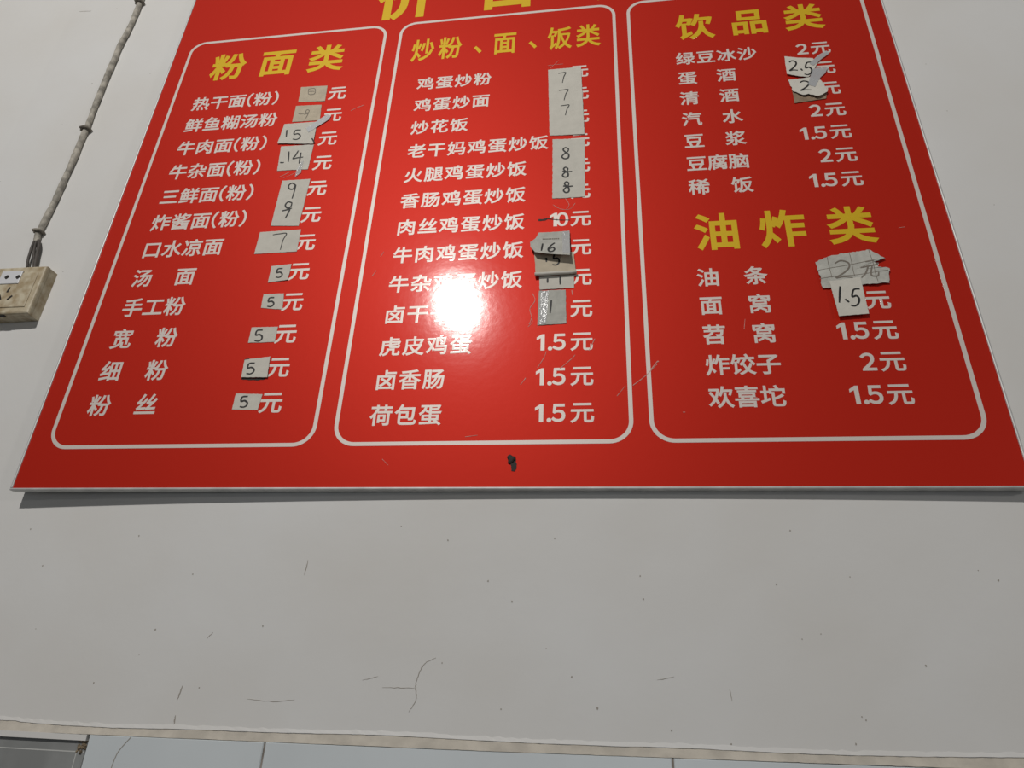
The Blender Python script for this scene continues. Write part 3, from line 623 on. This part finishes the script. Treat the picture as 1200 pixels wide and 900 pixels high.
# ------------------------------------------------------------------ wall socket, conduit, wires
(sxr, szt), (_, szb) = WALL['sock'][0], WALL['sock'][1]
S = szt - szb; x1 = sxr; x0 = x1 - S
wyc = wall_y(x1 - S/2); yf = wall_y(x1) - .036
sock = empty('wall_socket', (x1 - S/2, wyc, szb), 'grimy beige wall socket box fed by the grey cable conduit above it', 'wall socket')
mb = MB()
mb.rounded_box(x0 - .002, x1, yf + .011, wyc + .001, szb - .001, szt, .003); mb.build('back_box', MAT['socket'], sock)
mb = MB(); mb.rounded_box(x0, x1 + .0006, yf, yf + .0115, szb, szt + .0006, .0045)
face = mb.build('faceplate', MAT['socket'], sock)
mb = MB(); mb.rounded_box(x0 + .016, x1 - .014, yf - .0022, yf + .002, szb + .017, szt - .020, .0015); mb.build('socket_panel', MAT['socket'], sock)
P = WALL['pins']
ix0, iz1 = P[5][0] + .007, P[5][1]; ix1 = P[6][0]; iz0 = P[7][1]
mb = MB(); mb.rounded_box(ix0, ix1, yf - .0045, yf - .001, iz0, iz1, .0016); ins = mb.build('socket_insert', MAT['socket_white'], sock); ins['label'] = 'clean white two-pin insert'
for px, pz in P[:2]:
    mb = MB(); y = yf - .0047; n = 12
    v = [(px + .0058 * math.cos(2*math.pi*j/n) * (1.25 if j in (0, 6) else .8), y, pz + .0062 * math.sin(2*math.pi*j/n)) for j in range(n)]
    v += [(a, b + .001, c) for a, b, c in v]
    mb.add(v, [tuple(range(n)), tuple(range(2*n-1, n-1, -1))] + [(j, n + j, n + (j+1) % n, (j+1) % n) for j in range(n)]); mb.build('pin_hole', MAT['hole'], ins)
for (px, pz), a in zip(P[2:5], (80, -60, 50)):
    mb = MB(); d = Vector((math.cos(math.radians(a)), 0, math.sin(math.radians(a)))) * .0075
    mb.ribbon([(px - d.x, pz - d.z), (px, pz), (px + d.x, pz + d.z)], .0052, lambda x, z: yf - .0026, .0008); mb.build('pin_hole', MAT['hole'], sock)
mb = MB(); xm = (x0 + x1) / 2
mb.box(xm - .016, xm + .002, yf + .004, yf + .011, szb - .0016, szb + .002); mb.build('latch', MAT['hole'], sock)

cond = empty('cable_conduit', (*(lambda p: (p[0], wall_y(p[0]), p[1]))(WALL['conduit'][-1]),), 'grimy grey cable conduit climbing the white wall beside the red board', 'cable conduit')
R0 = .0078
pts = smooth_path([(x, z) for x, z in WALL['conduit']] , 8)
pts = [(x + random.uniform(-.0005, .0005), wall_y(x) - R0 * .9, z) for x, z in pts]
ext = [(pts[0][0] + .02 * k, wall_y(pts[0][0] + .02 * k) - R0 * .9, pts[0][2] + .12 * k) for k in (6, 5, 4, 3, 2, 1)]
mb = MB(); mb.tube(ext + pts, lambda t: R0 * (1 + .05 * math.sin(t * 61) + .04 * math.sin(t * 23) + random.uniform(-.05, .05)), 12); mb.build('tube', MAT['conduit'], cond, True)
for key, w in (('clipA', .0135), ('clipB', .0120), ('clipC', .0125)):
    x, z = WALL[key][0]; i = min(range(len(pts)), key=lambda k: abs(pts[k][2] - z)); x = pts[i][0]
    mb = MB(); y = wall_y(x)
    mb.tube([(x - w, y - .003, z + .001), (x - w * .8, y - R0 * 2.1, z), (x, y - R0 * 2.35, z - .001), (x + w * .75, y - R0 * 2.1, z - .002), (x + w, y - .003, z - .003)], .0042, 8)
    mb.tube([(x - w * 1.5, y - .004, z + .003), (x - w * .6, y - .008, z + .001)], .0034, 8)
    mb.build('clip', MAT['clip'], cond, True)
for k, key in enumerate(('wire1', 'wire2', 'wire3')):
    p = smooth_path(WALL[key], 6)
    mb = MB(); mb.tube([(x, wall_y(x) - .008 - .003 * math.sin(3.1 * i / len(p)), z) for i, (x, z) in enumerate(p)], (.0034, .0034, .0042)[k], 8)
    mb.build('wire', MAT['wire'], cond, True)
